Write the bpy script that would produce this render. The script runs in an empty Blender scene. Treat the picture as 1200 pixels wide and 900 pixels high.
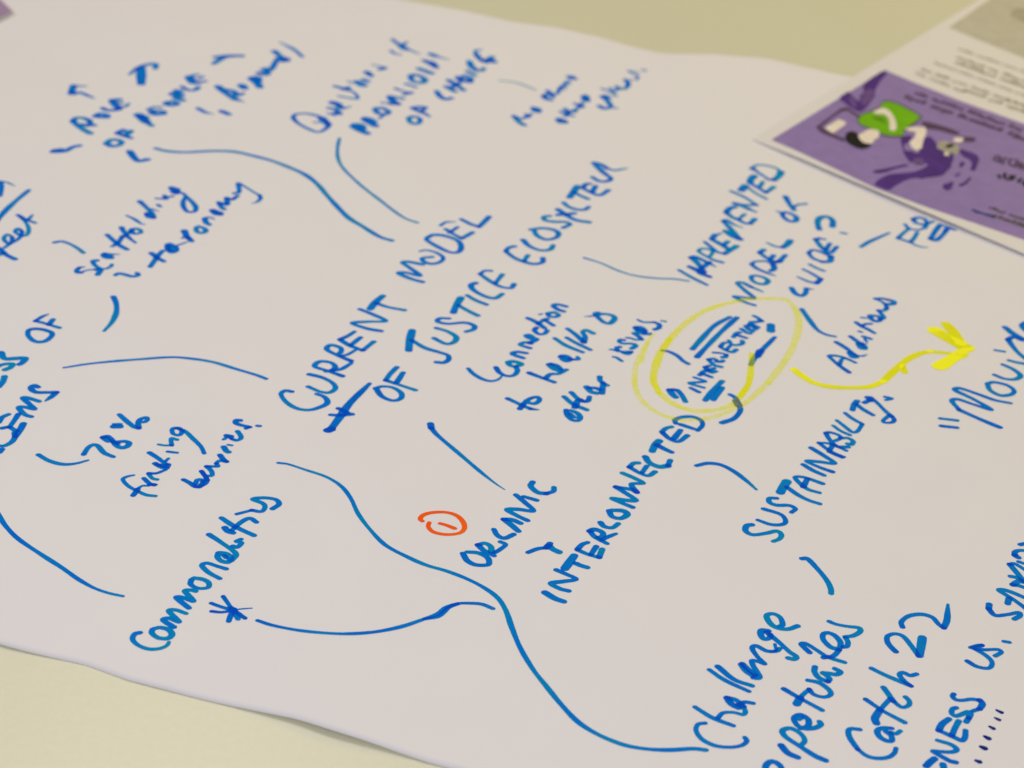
import bpy, math, random
import numpy as np
from mathutils import Matrix, Vector

random.seed(7)
S = bpy.context.scene
COL = S.collection

# ------------------------------------------------------------------ camera
PITCH, ROLL, FPX = 37.0, 4.0, 1700.0          # degrees below horizontal, roll, focal length in photo pixels
CAM_POS = (0.0, -0.743, 0.56)
cam_d = bpy.data.cameras.new("camera")
cam = bpy.data.objects.new("camera", cam_d)
COL.objects.link(cam)
S.camera = cam
CM = Matrix.Rotation(math.radians(90 - PITCH), 4, 'X') @ Matrix.Rotation(math.radians(ROLL), 4, 'Z')
cam.matrix_world = Matrix.Translation(CAM_POS) @ CM
cam_d.sensor_width = 36.0
cam_d.lens = 36.0 * FPX / 1200.0
cam_d.clip_start = 0.01
cam_d.clip_end = 50
cam_d.dof.use_dof = True
cam_d.dof.focus_distance = 0.80
cam_d.dof.aperture_fstop = 6.2
cam_d.dof.aperture_blades = 7

# ------------------------------------------------------------------ light of the room
world = bpy.data.worlds.new("World")
S.world = world
world.use_nodes = True
bg = world.node_tree.nodes["Background"]
# surroundings of the room: warm tan walls low down, pale ceiling above
_nt = world.node_tree
_tc = _nt.nodes.new('ShaderNodeTexCoord'); _sx = _nt.nodes.new('ShaderNodeSeparateXYZ'); _rp = _nt.nodes.new('ShaderNodeValToRGB')
_nt.links.new(_tc.outputs['Generated'], _sx.inputs[0]); _nt.links.new(_sx.outputs['Z'], _rp.inputs[0]); _nt.links.new(_rp.outputs[0], bg.inputs[0])
_e = _rp.color_ramp.elements
_e[0].position = 0.0; _e[0].color = (0.50, 0.38, 0.20, 1)
_e[1].position = 0.95; _e[1].color = (1.0, 0.95, 0.92, 1)
_m = _rp.color_ramp.elements.new(0.45); _m.color = (0.68, 0.53, 0.31, 1)
bg.inputs[1].default_value = 0.36

def area(name, loc, target, size, power, color, sy=None):
    d = bpy.data.lights.new(name, 'AREA')
    d.size = size
    if sy:
        d.shape = 'RECTANGLE'; d.size_y = sy
    d.energy = power
    d.color = color
    o = bpy.data.objects.new(name, d)
    COL.objects.link(o)
    o.location = loc
    o.rotation_euler = (Vector(target) - Vector(loc)).to_track_quat('-Z', 'Y').to_euler()
    return o
area("ceiling_panel_light", (-0.6, 1.1, 2.2), (0.0, -0.2, 0), 0.9, 15.5, (1.0, 0.94, 0.86), 0.9)
area("warm_room_light", (1.6, 1.5, 1.3), (0.3, 0.5, 0), 0.8, 14.5, (1.0, 0.80, 0.22))
area("cool_front_fill", (-0.5, -1.4, 1.5), (0.0, -0.4, 0), 1.2, 14.5, (0.90, 0.92, 1.0))  # unseen fill added to make the near side brighter and cooler

S.view_settings.view_transform = 'Standard'
S.view_settings.look = 'None'
S.view_settings.exposure = 0.07
S.view_settings.gamma = 1.0
S.render.engine = 'CYCLES'
S.cycles.transparent_max_bounces = 32

# ------------------------------------------------------------------ geometry helpers
CMn = np.array(CM.to_3x3())
CP = np.array(CAM_POS)

def H(x, y):
    """height of the flip-chart sheet above the table: it lies in slow shallow waves and lifts at its near edge"""
    x = np.asarray(x, float); y = np.asarray(y, float)
    z = 0.0011 + 0.00045 * np.sin(x * 21 + 1.1 + 4 * y) * np.cos(y * 13 - 0.6) + 0.00035 * np.sin(x * 9 - y * 17)
    e = y + 0.308 + 0.246 * x                      # distance from the near edge
    near = np.exp(-(e / 0.05) ** 2)
    z = z * (1 - 0.65 * near) + near * (0.0030 * np.exp(-((x + 0.075) / 0.035) ** 2) + 0.0010 * np.exp(-((x + 0.25) / 0.025) ** 2)
                    + 0.0003 * np.exp(-((x + 0.165) / 0.02) ** 2))
    f = 0.571 - 0.285 * x - y                      # distance from the far edge
    z = z + np.exp(-(f / 0.09) ** 2) * (0.0008 * np.exp(-((x - 0.14) / 0.06) ** 2) + 0.003 * np.exp(-((x + 0.05) / 0.08) ** 2))
    return z

def at(px, py, z=None):
    """where the sight line through a photo pixel meets the sheet (or the level z)"""
    px = np.asarray(px, float); py = np.asarray(py, float)
    loc = np.stack([(px - 600) / FPX, -(py - 450) / FPX, -np.ones_like(px)], -1)
    d = loc @ CMn.T
    zz = np.full(px.shape, 0.001) if z is None else np.full(px.shape, float(z))
    for _ in range(1 if z is not None else 4):
        t = (zz - CP[2]) / d[..., 2]
        p = CP + d * t[..., None]
        if z is None:
            zz = H(p[..., 0], p[..., 1])
    return p

def mesh_obj(name, verts, faces, mat, parent=None, smooth=False):
    me = bpy.data.meshes.new(name)
    me.from_pydata([tuple(v) for v in verts], [], faces)
    if mat: me.materials.append(mat)
    if smooth:
        me.polygons.foreach_set('use_smooth', [True] * len(me.polygons))
    me.update()
    o = bpy.data.objects.new(name, me)
    COL.objects.link(o)
    if parent: o.parent = parent
    return o

def tag(o, label=None, category=None, group=None, kind=None):
    if label: o['label'] = label
    if category: o['category'] = category
    if group: o['group'] = group
    if kind: o['kind'] = kind
    return o

def spline(pts, step=0.0006, closed=False):
    """Catmull-Rom through the points, resampled"""
    P = np.asarray(pts, float)
    if len(P) == 1: P = np.vstack([P, P + [1e-4, 0]])
    if closed:
        Q = np.vstack([P[-1], P, P[0], P[1]])
    else:
        Q = np.vstack([2 * P[0] - P[1], P, 2 * P[-1] - P[-2]])
    out = []
    for i in range(1, len(Q) - 2):
        p0, p1, p2, p3 = Q[i - 1], Q[i], Q[i + 1], Q[i + 2]
        L = np.linalg.norm(p2 - p1)
        if L < 1e-9: continue
        # keep tangents short where neighbours are far apart
        m1 = (p2 - p0) * 0.5; m2 = (p3 - p1) * 0.5
        for m in (m1, m2):
            n = np.linalg.norm(m)
            if n > 1.2 * L: m *= 1.2 * L / n
        k = max(2, int(math.ceil(L / step)))
        t = (np.arange(k) / k)[:, None]
        out.append((2*t**3 - 3*t**2 + 1) * p1 + (t**3 - 2*t**2 + t) * m1 + (-2*t**3 + 3*t**2) * p2 + (t**3 - t**2) * m2)
    out.append((P[0] if closed else P[-1])[None])
    return np.vstack(out)

# ------------------------------------------------------------------ materials
def new_mat(name):
    m = bpy.data.materials.new(name); m.use_nodes = True
    nt = m.node_tree
    return m, nt, nt.nodes["Principled BSDF"]

def coords(nt, scale):
    tc = nt.nodes.new('ShaderNodeTexCoord'); mp = nt.nodes.new('ShaderNodeMapping')
    mp.inputs['Scale'].default_value = (scale,) * 3
    nt.links.new(tc.outputs['Object'], mp.inputs[0])
    return mp.outputs[0]

def noise(nt, vec, scale, detail=4, rough=0.6):
    n = nt.nodes.new('ShaderNodeTexNoise')
    n.inputs['Scale'].default_value = scale; n.inputs['Detail'].default_value = detail
    n.inputs['Roughness'].default_value = rough
    nt.links.new(vec, n.inputs['Vector'])
    return n.outputs['Fac']

def ramp(nt, fac, stops):
    r = nt.nodes.new('ShaderNodeValToRGB')
    el = r.color_ramp.elements
    while len(el) < len(stops): el.new(0.5)
    for e, (p, c) in zip(el, stops):
        e.position = p; e.color = (*c, 1)
    nt.links.new(fac, r.inputs[0])
    return r.outputs[0]

def bump(nt, h, strength, dist, bsdf):
    b = nt.nodes.new('ShaderNodeBump')
    b.inputs['Strength'].default_value = strength; b.inputs['Distance'].default_value = dist
    nt.links.new(h, b.inputs['Height']); nt.links.new(b.outputs[0], bsdf.inputs['Normal'])

def paper_mat(name, c0, c1, rough=0.7, spec=0.15):
    m, nt, b = new_mat(name)
    v = coords(nt, 1.0)
    f = noise(nt, v, 14, 3)
    nt.links.new(ramp(nt, f, [(0.35, c0), (0.65, c1)]), b.inputs['Base Color'])
    b.inputs['Roughness'].default_value = rough
    b.inputs['Specular IOR Level'].default_value = spec
    bump(nt, noise(nt, v, 1100, 5, 0.7), 0.35, 0.00012, b)
    return m

M_PAPER = paper_mat("flipchart_paper", (0.792, 0.782, 0.850), (0.800, 0.794, 0.852))
M_LEAF = paper_mat("leaflet_paper", (0.76, 0.745, 0.775), (0.77, 0.755, 0.785), 0.6, 0.25)

def table_mat():
    m, nt, b = new_mat("cream_laminate")
    v = coords(nt, 1.0)
    f = noise(nt, v, 260, 6, 0.75)
    nt.links.new(ramp(nt, f, [(0.3, (0.660, 0.66, 0.505)), (0.7, (0.70, 0.70, 0.545))]), b.inputs['Base Color'])
    b.inputs['Roughness'].default_value = 0.42
    b.inputs['Specular IOR Level'].default_value = 1.0
    bump(nt, noise(nt, v, 700, 3, 0.6), 0.25, 0.0002, b)
    return m
M_TABLE = table_mat()

def ink_mat(name, light, mid, dark):
    """marker ink: thin where the pen ran fast, deeper where strokes cross (ink_load attribute)"""
    m, nt, b = new_mat(name)
    a = nt.nodes.new('ShaderNodeAttribute'); a.attribute_name = 'ink_load'
    v = coords(nt, 1.0)
    n = noise(nt, v, 420, 4, 0.7)
    mul = nt.nodes.new('ShaderNodeMath'); mul.operation = 'MULTIPLY_ADD'
    nt.links.new(n, mul.inputs[0]); mul.inputs[1].default_value = 0.55; mul.inputs[2].default_value = -0.28
    add = nt.nodes.new('ShaderNodeMath'); add.operation = 'ADD'
    nt.links.new(mul.outputs[0], add.inputs[0]); nt.links.new(a.outputs['Fac'], add.inputs[1])
    sc = nt.nodes.new('ShaderNodeMath'); sc.operation = 'MULTIPLY'; sc.inputs[1].default_value = 0.5
    nt.links.new(add.outputs[0], sc.inputs[0])
    nt.links.new(ramp(nt, sc.outputs[0], [(0.28, light), (0.48, mid), (0.85, dark)]), b.inputs['Base Color'])
    b.inputs['Roughness'].default_value = 0.7
    b.inputs['Specular IOR Level'].default_value = 0.04
    return m
M_BLUE = ink_mat("blue_marker_ink", (0.001, 0.280, 0.580), (0.000, 0.190, 0.710), (0.000, 0.080, 0.650))
M_NAVY = ink_mat("navy_marker_ink", (0.004, 0.03, 0.25), (0.002, 0.02, 0.20), (0.001, 0.01, 0.12))
M_RED = ink_mat("orange_red_marker_ink", (0.95, 0.150, 0.012), (0.92, 0.110, 0.008), (0.80, 0.06, 0.006))

def highlighter_mat():
    m = bpy.data.materials.new("yellow_highlighter_ink"); m.use_nodes = True
    nt = m.node_tree; nt.nodes.clear()
    out = nt.nodes.new('ShaderNodeOutputMaterial')
    tr = nt.nodes.new('ShaderNodeBsdfTransparent')
    a = nt.nodes.new('ShaderNodeAttribute'); a.attribute_name = 'ink_load'
    v = coords(nt, 1.0)
    n = noise(nt, v, 160, 4, 0.7)
    mul = nt.nodes.new('ShaderNodeMath'); mul.operation = 'MULTIPLY_ADD'
    nt.links.new(n, mul.inputs[0]); mul.inputs[1].default_value = 0.5; mul.inputs[2].default_value = -0.25
    add = nt.nodes.new('ShaderNodeMath'); add.operation = 'ADD'
    nt.links.new(mul.outputs[0], add.inputs[0]); nt.links.new(a.outputs['Fac'], add.inputs[1])
    sc = nt.nodes.new('ShaderNodeMath'); sc.operation = 'MULTIPLY'; sc.inputs[1].default_value = 0.5
    nt.links.new(add.outputs[0], sc.inputs[0])
    c = ramp(nt, sc.outputs[0], [(0.0, (0.99, 1.0, 0.84)), (0.10, (0.985, 1.0, 0.58)), (0.26, (0.98, 1.0, 0.24)), (0.5, (0.97, 0.97, 0.03))])
    nt.links.new(c, tr.inputs[0])
    # fluorescent pigment scatters a little light of its own colour
    df = nt.nodes.new('ShaderNodeBsdfDiffuse'); df.inputs[0].default_value = (0.98, 1.0, 0.03, 1)
    fa = nt.nodes.new('ShaderNodeMath'); fa.operation = 'MULTIPLY'; fa.use_clamp = True; fa.inputs[1].default_value = 1.6
    nt.links.new(sc.outputs[0], fa.inputs[0])
    mx = nt.nodes.new('ShaderNodeMixShader'); nt.links.new(fa.outputs[0], mx.inputs[0])
    nt.links.new(tr.outputs[0], mx.inputs[1]); nt.links.new(df.outputs[0], mx.inputs[2])
    nt.links.new(mx.outputs[0], out.inputs[0])
    return m
M_YEL = highlighter_mat()

def print_mat(name, c, rough=0.45, mottled=0.08):
    m, nt, b = new_mat(name)
    v = coords(nt, 1.0)
    f = noise(nt, v, 60, 5, 0.7)
    lo = tuple(max(0, x * (1 - mottled)) for x in c); hi = tuple(min(1, x * (1 + mottled)) for x in c)
    nt.links.new(ramp(nt, f, [(0.3, lo), (0.7, hi)]), b.inputs['Base Color'])
    b.inputs['Roughness'].default_value = rough
    b.inputs['Specular IOR Level'].default_value = 0.12
    return m

# ------------------------------------------------------------------ the table
def make_table():
    root = bpy.data.objects.new("table", None); COL.objects.link(root)
    root.location = (0, 0, 0)
    tag(root, "cream laminate table under the large written sheet", "table")
    x0, x1, y0, y1, t = -1.25, 1.35, -0.62, 1.35, 0.028
    me = bpy.data.meshes.new("table_top")
    import bmesh
    bm = bmesh.new()
    bmesh.ops.create_cube(bm, size=1.0)
    for v in bm.verts:
        v.co.x = x0 + (v.co.x + 0.5) * (x1 - x0); v.co.y = y0 + (v.co.y + 0.5) * (y1 - y0); v.co.z = -t + (v.co.z + 0.5) * t
    bmesh.ops.bevel(bm, geom=bm.edges[:], offset=0.003, segments=3, affect='EDGES')
    bm.to_mesh(me); bm.free(); me.materials.append(M_TABLE)
    o = bpy.data.objects.new("table_top", me); COL.objects.link(o); o.parent = root
make_table()

# ------------------------------------------------------------------ the big sheet
NEAR = [(-60, 737), (0, 755), (33, 764), (100, 779), (150, 797), (235, 819), (300, 833), (345, 842), (390, 856), (440, 872), (500, 893), (545, 905)]
FAR = [(475, 0), (540, 11), (600, 25), (650, 31), (700, 42), (745, 55), (775, 62), (840, 63), (900, 68), (975, 85)]
def make_sheet():
    n = at([p[0] for p in NEAR], [p[1] for p in NEAR]); f = at([p[0] for p in FAR], [p[1] for p in FAR])
    XL, XR = -0.95, 0.95
    nx = np.concatenate([[XL], n[:, 0], [XR]]); ny = np.concatenate([[n[0, 1] - 0.246 * (XL - n[0, 0])], n[:, 1], [n[-1, 1] - 0.246 * (XR - n[-1, 0])]])
    fx = np.concatenate([[XL], f[:, 0], [XR]]); fy = np.concatenate([[f[0, 1] - 0.285 * (XL - f[0, 0])], f[:, 1], [f[-1, 1] - 0.285 * (XR - f[-1, 0])]])
    NX, NY = 340, 190
    xs = np.linspace(XL, XR, NX + 1)
    a = np.interp(xs, nx, ny); b = np.interp(xs, fx, fy)
    t = np.linspace(0, 1, NY + 1)
    X = np.repeat(xs[None], NY + 1, 0); Y = a[None] + (b - a)[None] * t[:, None]
    Z = H(X, Y)
    top = np.stack([X, Y, Z], -1).reshape(-1, 3); bot = top - [0, 0, 0.00018]
    verts = np.vstack([top, bot]); N = len(top); W = NX + 1
    faces = []
    for j in range(NY):
        for i in range(NX):
            k = j * W + i
            faces.append((k, k + 1, k + W + 1, k + W)); faces.append((N + k, N + k + W, N + k + W + 1, N + k + 1))
    for i in range(NX):
        k = i; faces.append((k, N + k, N + k + 1, k + 1))
        k = NY * W + i; faces.append((k, k + 1, N + k + 1, N + k))
    for j in range(NY):
        k = j * W; faces.append((k, k + W, N + k + W, N + k))
        k = j * W + NX; faces.append((k, N + k, N + k + W, k + W))
    root = bpy.data.objects.new("flipchart_sheet", None); COL.objects.link(root)
    tag(root, "large white paper sheet covered in blue handwritten notes, lying across the table", "paper sheet")
    mesh_obj("paper", verts, faces, M_PAPER, root, True)
    return root
SHEET = make_sheet()

# ------------------------------------------------------------------ handwriting
NIB_A, NIB_B = 0.00168, 0.00128          # half widths of the pen nib on the paper, metres
def ink(name, label, tile, text, mat=M_BLUE, w=1.0, cell=0.00027, lift=0.00012, dens=1.0, parent=None, nib=None):
    """Lay marker strokes on the sheet. text: strokes split by ';', points 'x,y' in the tile; options per
    stroke before ':' - w width, d density, t taper at the end, u taper at the start."""
    x0, y0, s = tile
    A, B = nib or (NIB_A, NIB_B)
    ar = A / B
    strokes = []
    for st in text.split(';'):
        st = st.strip()
        if not st: continue
        opt = {'w': 1.0, 'd': 1.0, 't': 0.0, 'u': 0.0}
        if ':' in st:
            o, st = st.split(':')
            for tok in o.split():
                opt[tok[0]] = float(tok[1:] or 1)
        pts = [tuple(map(float, q.split(','))) for q in st.split()]
        p = at([x0 + q[0] / s for q in pts], [y0 + q[1] / s for q in pts])[:, :2]
        strokes.append((spline(p), opt))
    allp = np.vstack([s_[0] for s_ in strokes])
    m = 0.006
    gx0, gy0 = allp.min(0) - m; gx1, gy1 = allp.max(0) + m
    nx = int((gx1 - gx0) / cell) + 2; ny = int((gy1 - gy0) / cell) + 2
    F = np.full((ny, nx), -1.0); D = np.zeros((ny, nx))
    gx = gx0 + np.arange(nx) * cell; gy = gy0 + np.arange(ny) * cell
    for path, opt in strokes:
        base = (1 + (opt['w'] - 1) * 0.75 if opt['w'] > 1 else opt['w']) * w * min(1.4, 1.05 + 0.85 * path[:, 1].mean())      # the far notes are in a broader hand
        k = len(path)
        seg = np.concatenate([[0], np.cumsum(np.linalg.norm(np.diff(path, axis=0), axis=1))])
        L = seg[-1]
        ph = random.uniform(0, 6.28); dd = dens * opt['d'] * random.uniform(0.78, 1.08)
        rr = A * base * (1 + 0.07 * np.sin(seg * 260 + ph) + 0.05 * np.sin(seg * 90 + 2 * ph))
        ends = 0.0035
        if opt['t']: rr = rr * (1 - 0.62 * opt['t'] * np.clip(1 - (L - seg) / max(L * 0.45, ends), 0, 1) ** 1.3)
        if opt['u']: rr = rr * (1 - 0.62 * opt['u'] * np.clip(1 - seg / max(L * 0.45, ends), 0, 1) ** 1.3)
        dl = dd * (1 + 0.22 * np.exp(-seg / 0.003) + 0.15 * np.sin(seg * 120 + ph) - 0.30 * opt['t'] * np.clip(1 - (L - seg) / max(L * .5, ends), 0, 1))
        fs = np.full((ny, nx), -1.0); ds = np.zeros((ny, nx))
        for i in range(k - 1):
            p, q = path[i], path[i + 1]; r0, r1 = rr[i], rr[i + 1]
            R = max(r0, r1) * 1.25
            ix0 = max(0, int((min(p[0], q[0]) - R - gx0) / cell)); ix1 = min(nx, int((max(p[0], q[0]) + R - gx0) / cell) + 2)
            iy0 = max(0, int((min(p[1], q[1]) - R - gy0) / cell)); iy1 = min(ny, int((max(p[1], q[1]) + R - gy0) / cell) + 2)
            X = gx[ix0:ix1][None]; Y = gy[iy0:iy1][:, None] * ar
            vx, vy = q[0] - p[0], (q[1] - p[1]) * ar
            l2 = vx * vx + vy * vy + 1e-14
            wx = X - p[0]; wy = Y - p[1] * ar
            t = np.clip((wx * vx + wy * vy) / l2, 0, 1)
            f = (r0 + (r1 - r0) * t) - np.sqrt((wx - t * vx) ** 2 + (wy - t * vy) ** 2)
            sub = fs[iy0:iy1, ix0:ix1]; up = f > sub
            sub[up] = f[up]
            sd = ds[iy0:iy1, ix0:ix1]; sd[up] = dl[i]
        D += ds * np.clip(fs / 0.0003 + 0.5, 0, 1)
        F = np.maximum(F, fs)
    # ragged ink edge
    XX, YY = np.meshgrid(gx, gy)
    F = F + 0.00005 * np.sin(XX * 4100 + 1.3 * np.sin(YY * 3000)) * np.sin(YY * 3700 + 2)
    pos = F > 0
    cnt = pos[:-1, :-1].astype(int) + pos[1:, :-1] + pos[:-1, 1:] + pos[1:, 1:]
    P, V, faces, dn = {}, [], [], []
    idx = -np.ones((ny, nx), int)
    used = np.zeros((ny, nx), bool)
    act = cnt > 0
    for a_, b_ in ((0, 0), (1, 0), (0, 1), (1, 1)):
        used[a_:ny - 1 + a_, b_:nx - 1 + b_] |= act
    used &= pos
    jj, ii = np.nonzero(used)
    idx[jj, ii] = np.arange(len(jj))
    vx = list(gx[ii]); vy = list(gy[jj]); dn = list(D[jj, ii])
    j4, i4 = np.nonzero(cnt == 4)
    faces = np.stack([idx[j4, i4], idx[j4, i4 + 1], idx[j4 + 1, i4 + 1], idx[j4 + 1, i4]], 1).tolist()
    cut = {}
    for j, i in zip(*np.nonzero((cnt > 0) & (cnt < 4))):
        c = ((j, i), (j, i + 1), (j + 1, i + 1), (j + 1, i))
        poly = []
        for a_ in range(4):
            u, v = c[a_], c[(a_ + 1) % 4]
            fu, fv = F[u], F[v]
            if fu > 0: poly.append(int(idx[u]))
            if (fu > 0) != (fv > 0):
                key = (u, v) if u < v else (v, u)
                g = cut.get(key)
                if g is None:
                    t = fu / (fu - fv)
                    t = min(max(t, 0.02), 0.98)
                    g = len(vx)
                    vx.append(gx[u[1]] + (gx[v[1]] - gx[u[1]]) * t); vy.append(gy[u[0]] + (gy[v[0]] - gy[u[0]]) * t)
                    dn.append(max(D[u], D[v]))
                    cut[key] = g
                poly.append(g)
        if len(poly) >= 3: faces.append(poly)
    vx = np.array(vx); vy = np.array(vy)
    vz = H(vx, vy) + lift
    o = mesh_obj(name, np.stack([vx, vy, vz], 1), faces, mat, parent or SHEET)
    at_ = o.data.attributes.new('ink_load', 'FLOAT', 'POINT')
    at_.data.foreach_set('value', np.array(dn, dtype=np.float32))
    if label: o['label'] = label
    return o

def T(x, y, s=4.0): return (x, y, s)
PX = (0, 0, 1.0)
def word(text, tile, strokes, **k): ink("handwritten_word", 'blue handwriting reading "%s"' % text, tile, strokes, **k)
def line(label, tile, strokes, **k): ink("pen_line", label, tile, strokes, **k)
Z8 = 7.967

# --- top left
word("ROLE", T(70,100,6.316), "w1:100,268 150,312 225,355;w.9:100,262 120,243 175,243 220,262;w.9:220,262 225,285 195,300 165,290;w.8:205,295 255,296;w1:265,230 310,235 350,235;w.8:265,225 300,210 355,220;w.9:320,170 350,185 385,185;w1.1:390,115 410,145 440,175;w.9:385,185 430,180 440,160;w1:390,110 440,105;w.7:430,130 460,130;w.6 t:445,165 490,155 515,130", w=1.38)
word("OF", T(70,100,6.316), "w.95:345,430 380,450 430,445 460,425 430,405 380,405 350,425;w1:430,355 480,375 525,390;w.8:430,350 470,330;w1:490,370 525,340 500,345", w=1.35)
word("PEOPLE", T(70,100,6.316), "w1.7:585,220 625,240;w1.4:600,235 640,270;w.9:640,270 680,298;w1.2:680,200 710,215 770,210;w.6:650,180 700,160 750,165;w.9:690,185 730,190 770,195;w1:785,135 820,148 870,140 840,122 800,125;w1.9:850,65 885,75;w1.3:860,95 905,110;w1.2:865,40 890,45;w.8:905,10 950,35 1000,35 1025,15;w1.3:960,-60 985,-20 1020,-18;w.6:1020,-20 1080,-30;w.7:970,-70 1020,-80;w.6:1020,-45 1060,-65", w=1.38)
ink("pen_arrow", "blue arrow head left of the arrow pointing straight up", T(0,0), "w1.5:332,440 345,402;w.8 t:345,402 410,405;t:372,432 410,448 442,461;w1.4:338,430 352,440")
ink("pen_arrow", "blue arrow like a letter T above the word ROLE", T(0,0), "w1.1 u:605,350 660,312 725,300 728,322;w1.8:662,320 662,393", w=1.15)
ink("pen_arrow", "blue arrow above the end of the word PEOPLE", T(0,0), "w1.1:1002,298 1050,270 1095,262;w1.1:1010,268 1060,262 1132,262", w=1.25)
ink("pen_arrow", "blue arrow left of the word OF", T(0,0), "w1.3:247,712 305,708 340,690 372,683;w1.6:258,706 285,702")
ink("pen_arrow", "short blue arrow below the word OF", T(0,0), "w1.5:608,710 628,738 650,755 690,748")
word("&", T(0,0), "t:928,508 965,528 1000,535;w1.6:1040,522 1072,536")
word("Represent)", T(225,30,Z8), "w1.4:245,570 310,625 410,690;w.6 t:410,690 490,715;w1.2:330,600 390,615 420,650;w1.7:465,560 490,585;w.7:455,650 480,630;w1.5:550,495 600,530 635,575;w1.4:565,490 610,485 625,520;w1.6:635,445 690,455 700,425;w1.3:665,410 705,400 730,415;750,400 770,360 785,330;w1.4:770,240 830,290 885,325;w1.5:800,310 850,330 880,310;w.8 u:815,155 880,185 960,230 1030,290", w=1.15)
line("long blue connector line curving from ROLE OF PEOPLE to CURRENT MODEL", PX, "w1.12:182.5,174 195,177 217,178.5 250,177 275,178 300,183.5 320,189 342,197.5 358,205 372,216 385,231 407,254 425,265.5 445,277.5 459,282")
line("thin grey-blue connector line under the word Questions", PX, "w.7:398,162 395.7,172 396,185 402,197 417,212 430,223 447,236 462,247.5 475,256 489,261", dens=.7)
# --- left edge
word("n", T(0,200), "w1.2:-12,60 0,52 5,80 -2,118;w.7 t:-10,52 30,55 70,72")
line("thick blue underline at the left edge", T(0,200), "w1.35 t.4:-40,262 0,215 60,155 135,92")
word("peet", T(0,200), "w.9:84,208 118,228 165,245;w.75 t:128,234 155,205;w.85:95,215 122,245 135,275 125,302 100,305 72,288 84,272 104,286;w.85:104,286 98,308 72,330 40,342 18,320 34,300 58,312;w.85:58,312 52,338 20,362;w1.2:-30,350 0,370 30,395 70,415;w1.2:-5,395 18,385")
line("small blue arc left of the word scaffolding", T(0,200), "w.9:255,337 290,332 330,345 365,365 392,386")
word("scaffolding", T(85,210,7.5), "w.7 u.5:100,772 60,775;w1:60,778 38,800 45,820 75,820;w.55:75,820 130,800 200,795;w1:205,795 245,800 220,840;w1:215,715 180,720 195,755 240,785;w.75:245,790 300,785 340,765 345,750;w1.3:275,665 295,685 335,690;w1.1:285,655 340,665;w.55 t:345,660 420,662;w1:305,490 350,530 410,580 480,618;w.95:350,590 400,560 440,500;w1:430,425 460,475 500,520;w.6:500,520 555,560;w.9:440,510 490,480 520,440;w.95:520,460 545,480 600,470 590,445 550,435 525,450;w.8 u.5 t:475,320 540,350 600,390 640,400;w1.1:650,300 665,330 710,340;w1.2:655,310 700,310 710,335;w1:590,195 640,240 700,300;w.55 t:690,260 760,285;w.75:750,225 770,240;w.6:735,170 770,172 800,170;w.9:808,145 825,172 800,172;w.7:808,150 850,155 880,150;w1.4:870,75 890,100 910,120;w1.1:880,80 920,90 920,125 880,115;w.75:925,115 970,125 1000,155;w.95:1000,155 1050,200 1085,250 1070,285 1010,285 975,240 975,190 1000,155", w=1.08)
word("~", T(0,200), "w1.1:542,490 555,482 580,486 620,496 648,490 642,480")
word("taxonomy", T(160,200,7.5), "w1:120,845 160,790 195,740 230,705;w1:130,725 180,765 240,798;w1.1:270,650 275,690 310,718 350,700 340,670 290,645;w1.1:285,665 300,700;w.5 t:350,660 410,640 460,622;w1.4:420,530 440,575 460,600;w1:450,580 485,620;w.55:400,595 430,575;w1:525,500 530,535 575,548 610,530 590,505 545,490;w1:600,420 610,455 640,475;w.6 t:600,415 640,410 690,430;w1.3:670,350 700,380 735,385;w1.1:680,350 740,375;w1.1:725,280 745,320 770,340;w1:740,290 780,290 790,300;w1:790,240 800,290;w.9:795,240 840,255 860,240;w.95:860,200 900,190 895,115;w.9:860,245 890,220;w.6:895,108 960,145 1040,195 1080,215;w.8 t:1080,215 1090,245 1060,275 1015,290", w=1.08)
ink("pen_line", "thick short blue arc below the word scaffolding", T(0,200), "w1.2 t.7:532,592 545,625 545,665 525,710 488,752")
word("OF", T(0,360,12), "w.85 u:680,100 600,130 495,195;w1:495,195 600,220 700,250 835,290;w1.2:690,245 745,175;w1.1:445,310 400,330 395,395 460,465 540,490 640,475 715,420 735,375 700,345 600,315 500,305 430,312")
word("ESS", T(0,360,12), "w1.4:-40,640 20,640 40,700 90,728 220,722 350,720 325,770 275,805;w1.2:-40,840 0,820 80,800 175,800 150,845 72,880;w1.4:-20,1120 40,1050 65,975")
word("EMS", T(0,430,12), "w1.2:535,285 485,262 440,285 450,325 520,358 640,360 795,358;w1.1 t:795,358 730,415 635,482;w1.2:440,700 350,670 265,575 340,565 490,595 410,520 325,440 385,435 550,485;w1.2:260,665 190,770 130,850;w1.2:30,862 130,850 230,905;w1.3:330,800 280,890 220,980;w1.2:-20,780 30,710 120,668;w1.2:-20,1110 60,1110 160,1060 210,990 200,930;w1.4:-10,1200 25,1160")
line("thin blue line curving towards CURRENT from the left edge", PX, "w.9 u.5:75,431 100,427 130,423.7 165,421 200,418.7 225,420.5 250,424.5 275,432 300,439.5 312,444")
line("short blue arc left of 78%", T(0,400), "w1.1 t.6:180,532 230,560 290,576 350,574 412,558")
word("78%", T(90,470,7.5), "w.95:60,470 100,410 145,385 185,395 240,455 320,490;w1.4:235,320 275,350 290,350;w1:235,320 270,310 310,340 340,385 390,410 440,400 460,370 420,355 350,360;w1:320,360 360,375;w1:375,120 430,170 500,225 545,240;w1.4:325,225 380,225;w1:330,205 380,205;w.9:545,235 540,190 560,160 610,145 620,165 590,185 540,180", w=1.12)
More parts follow.
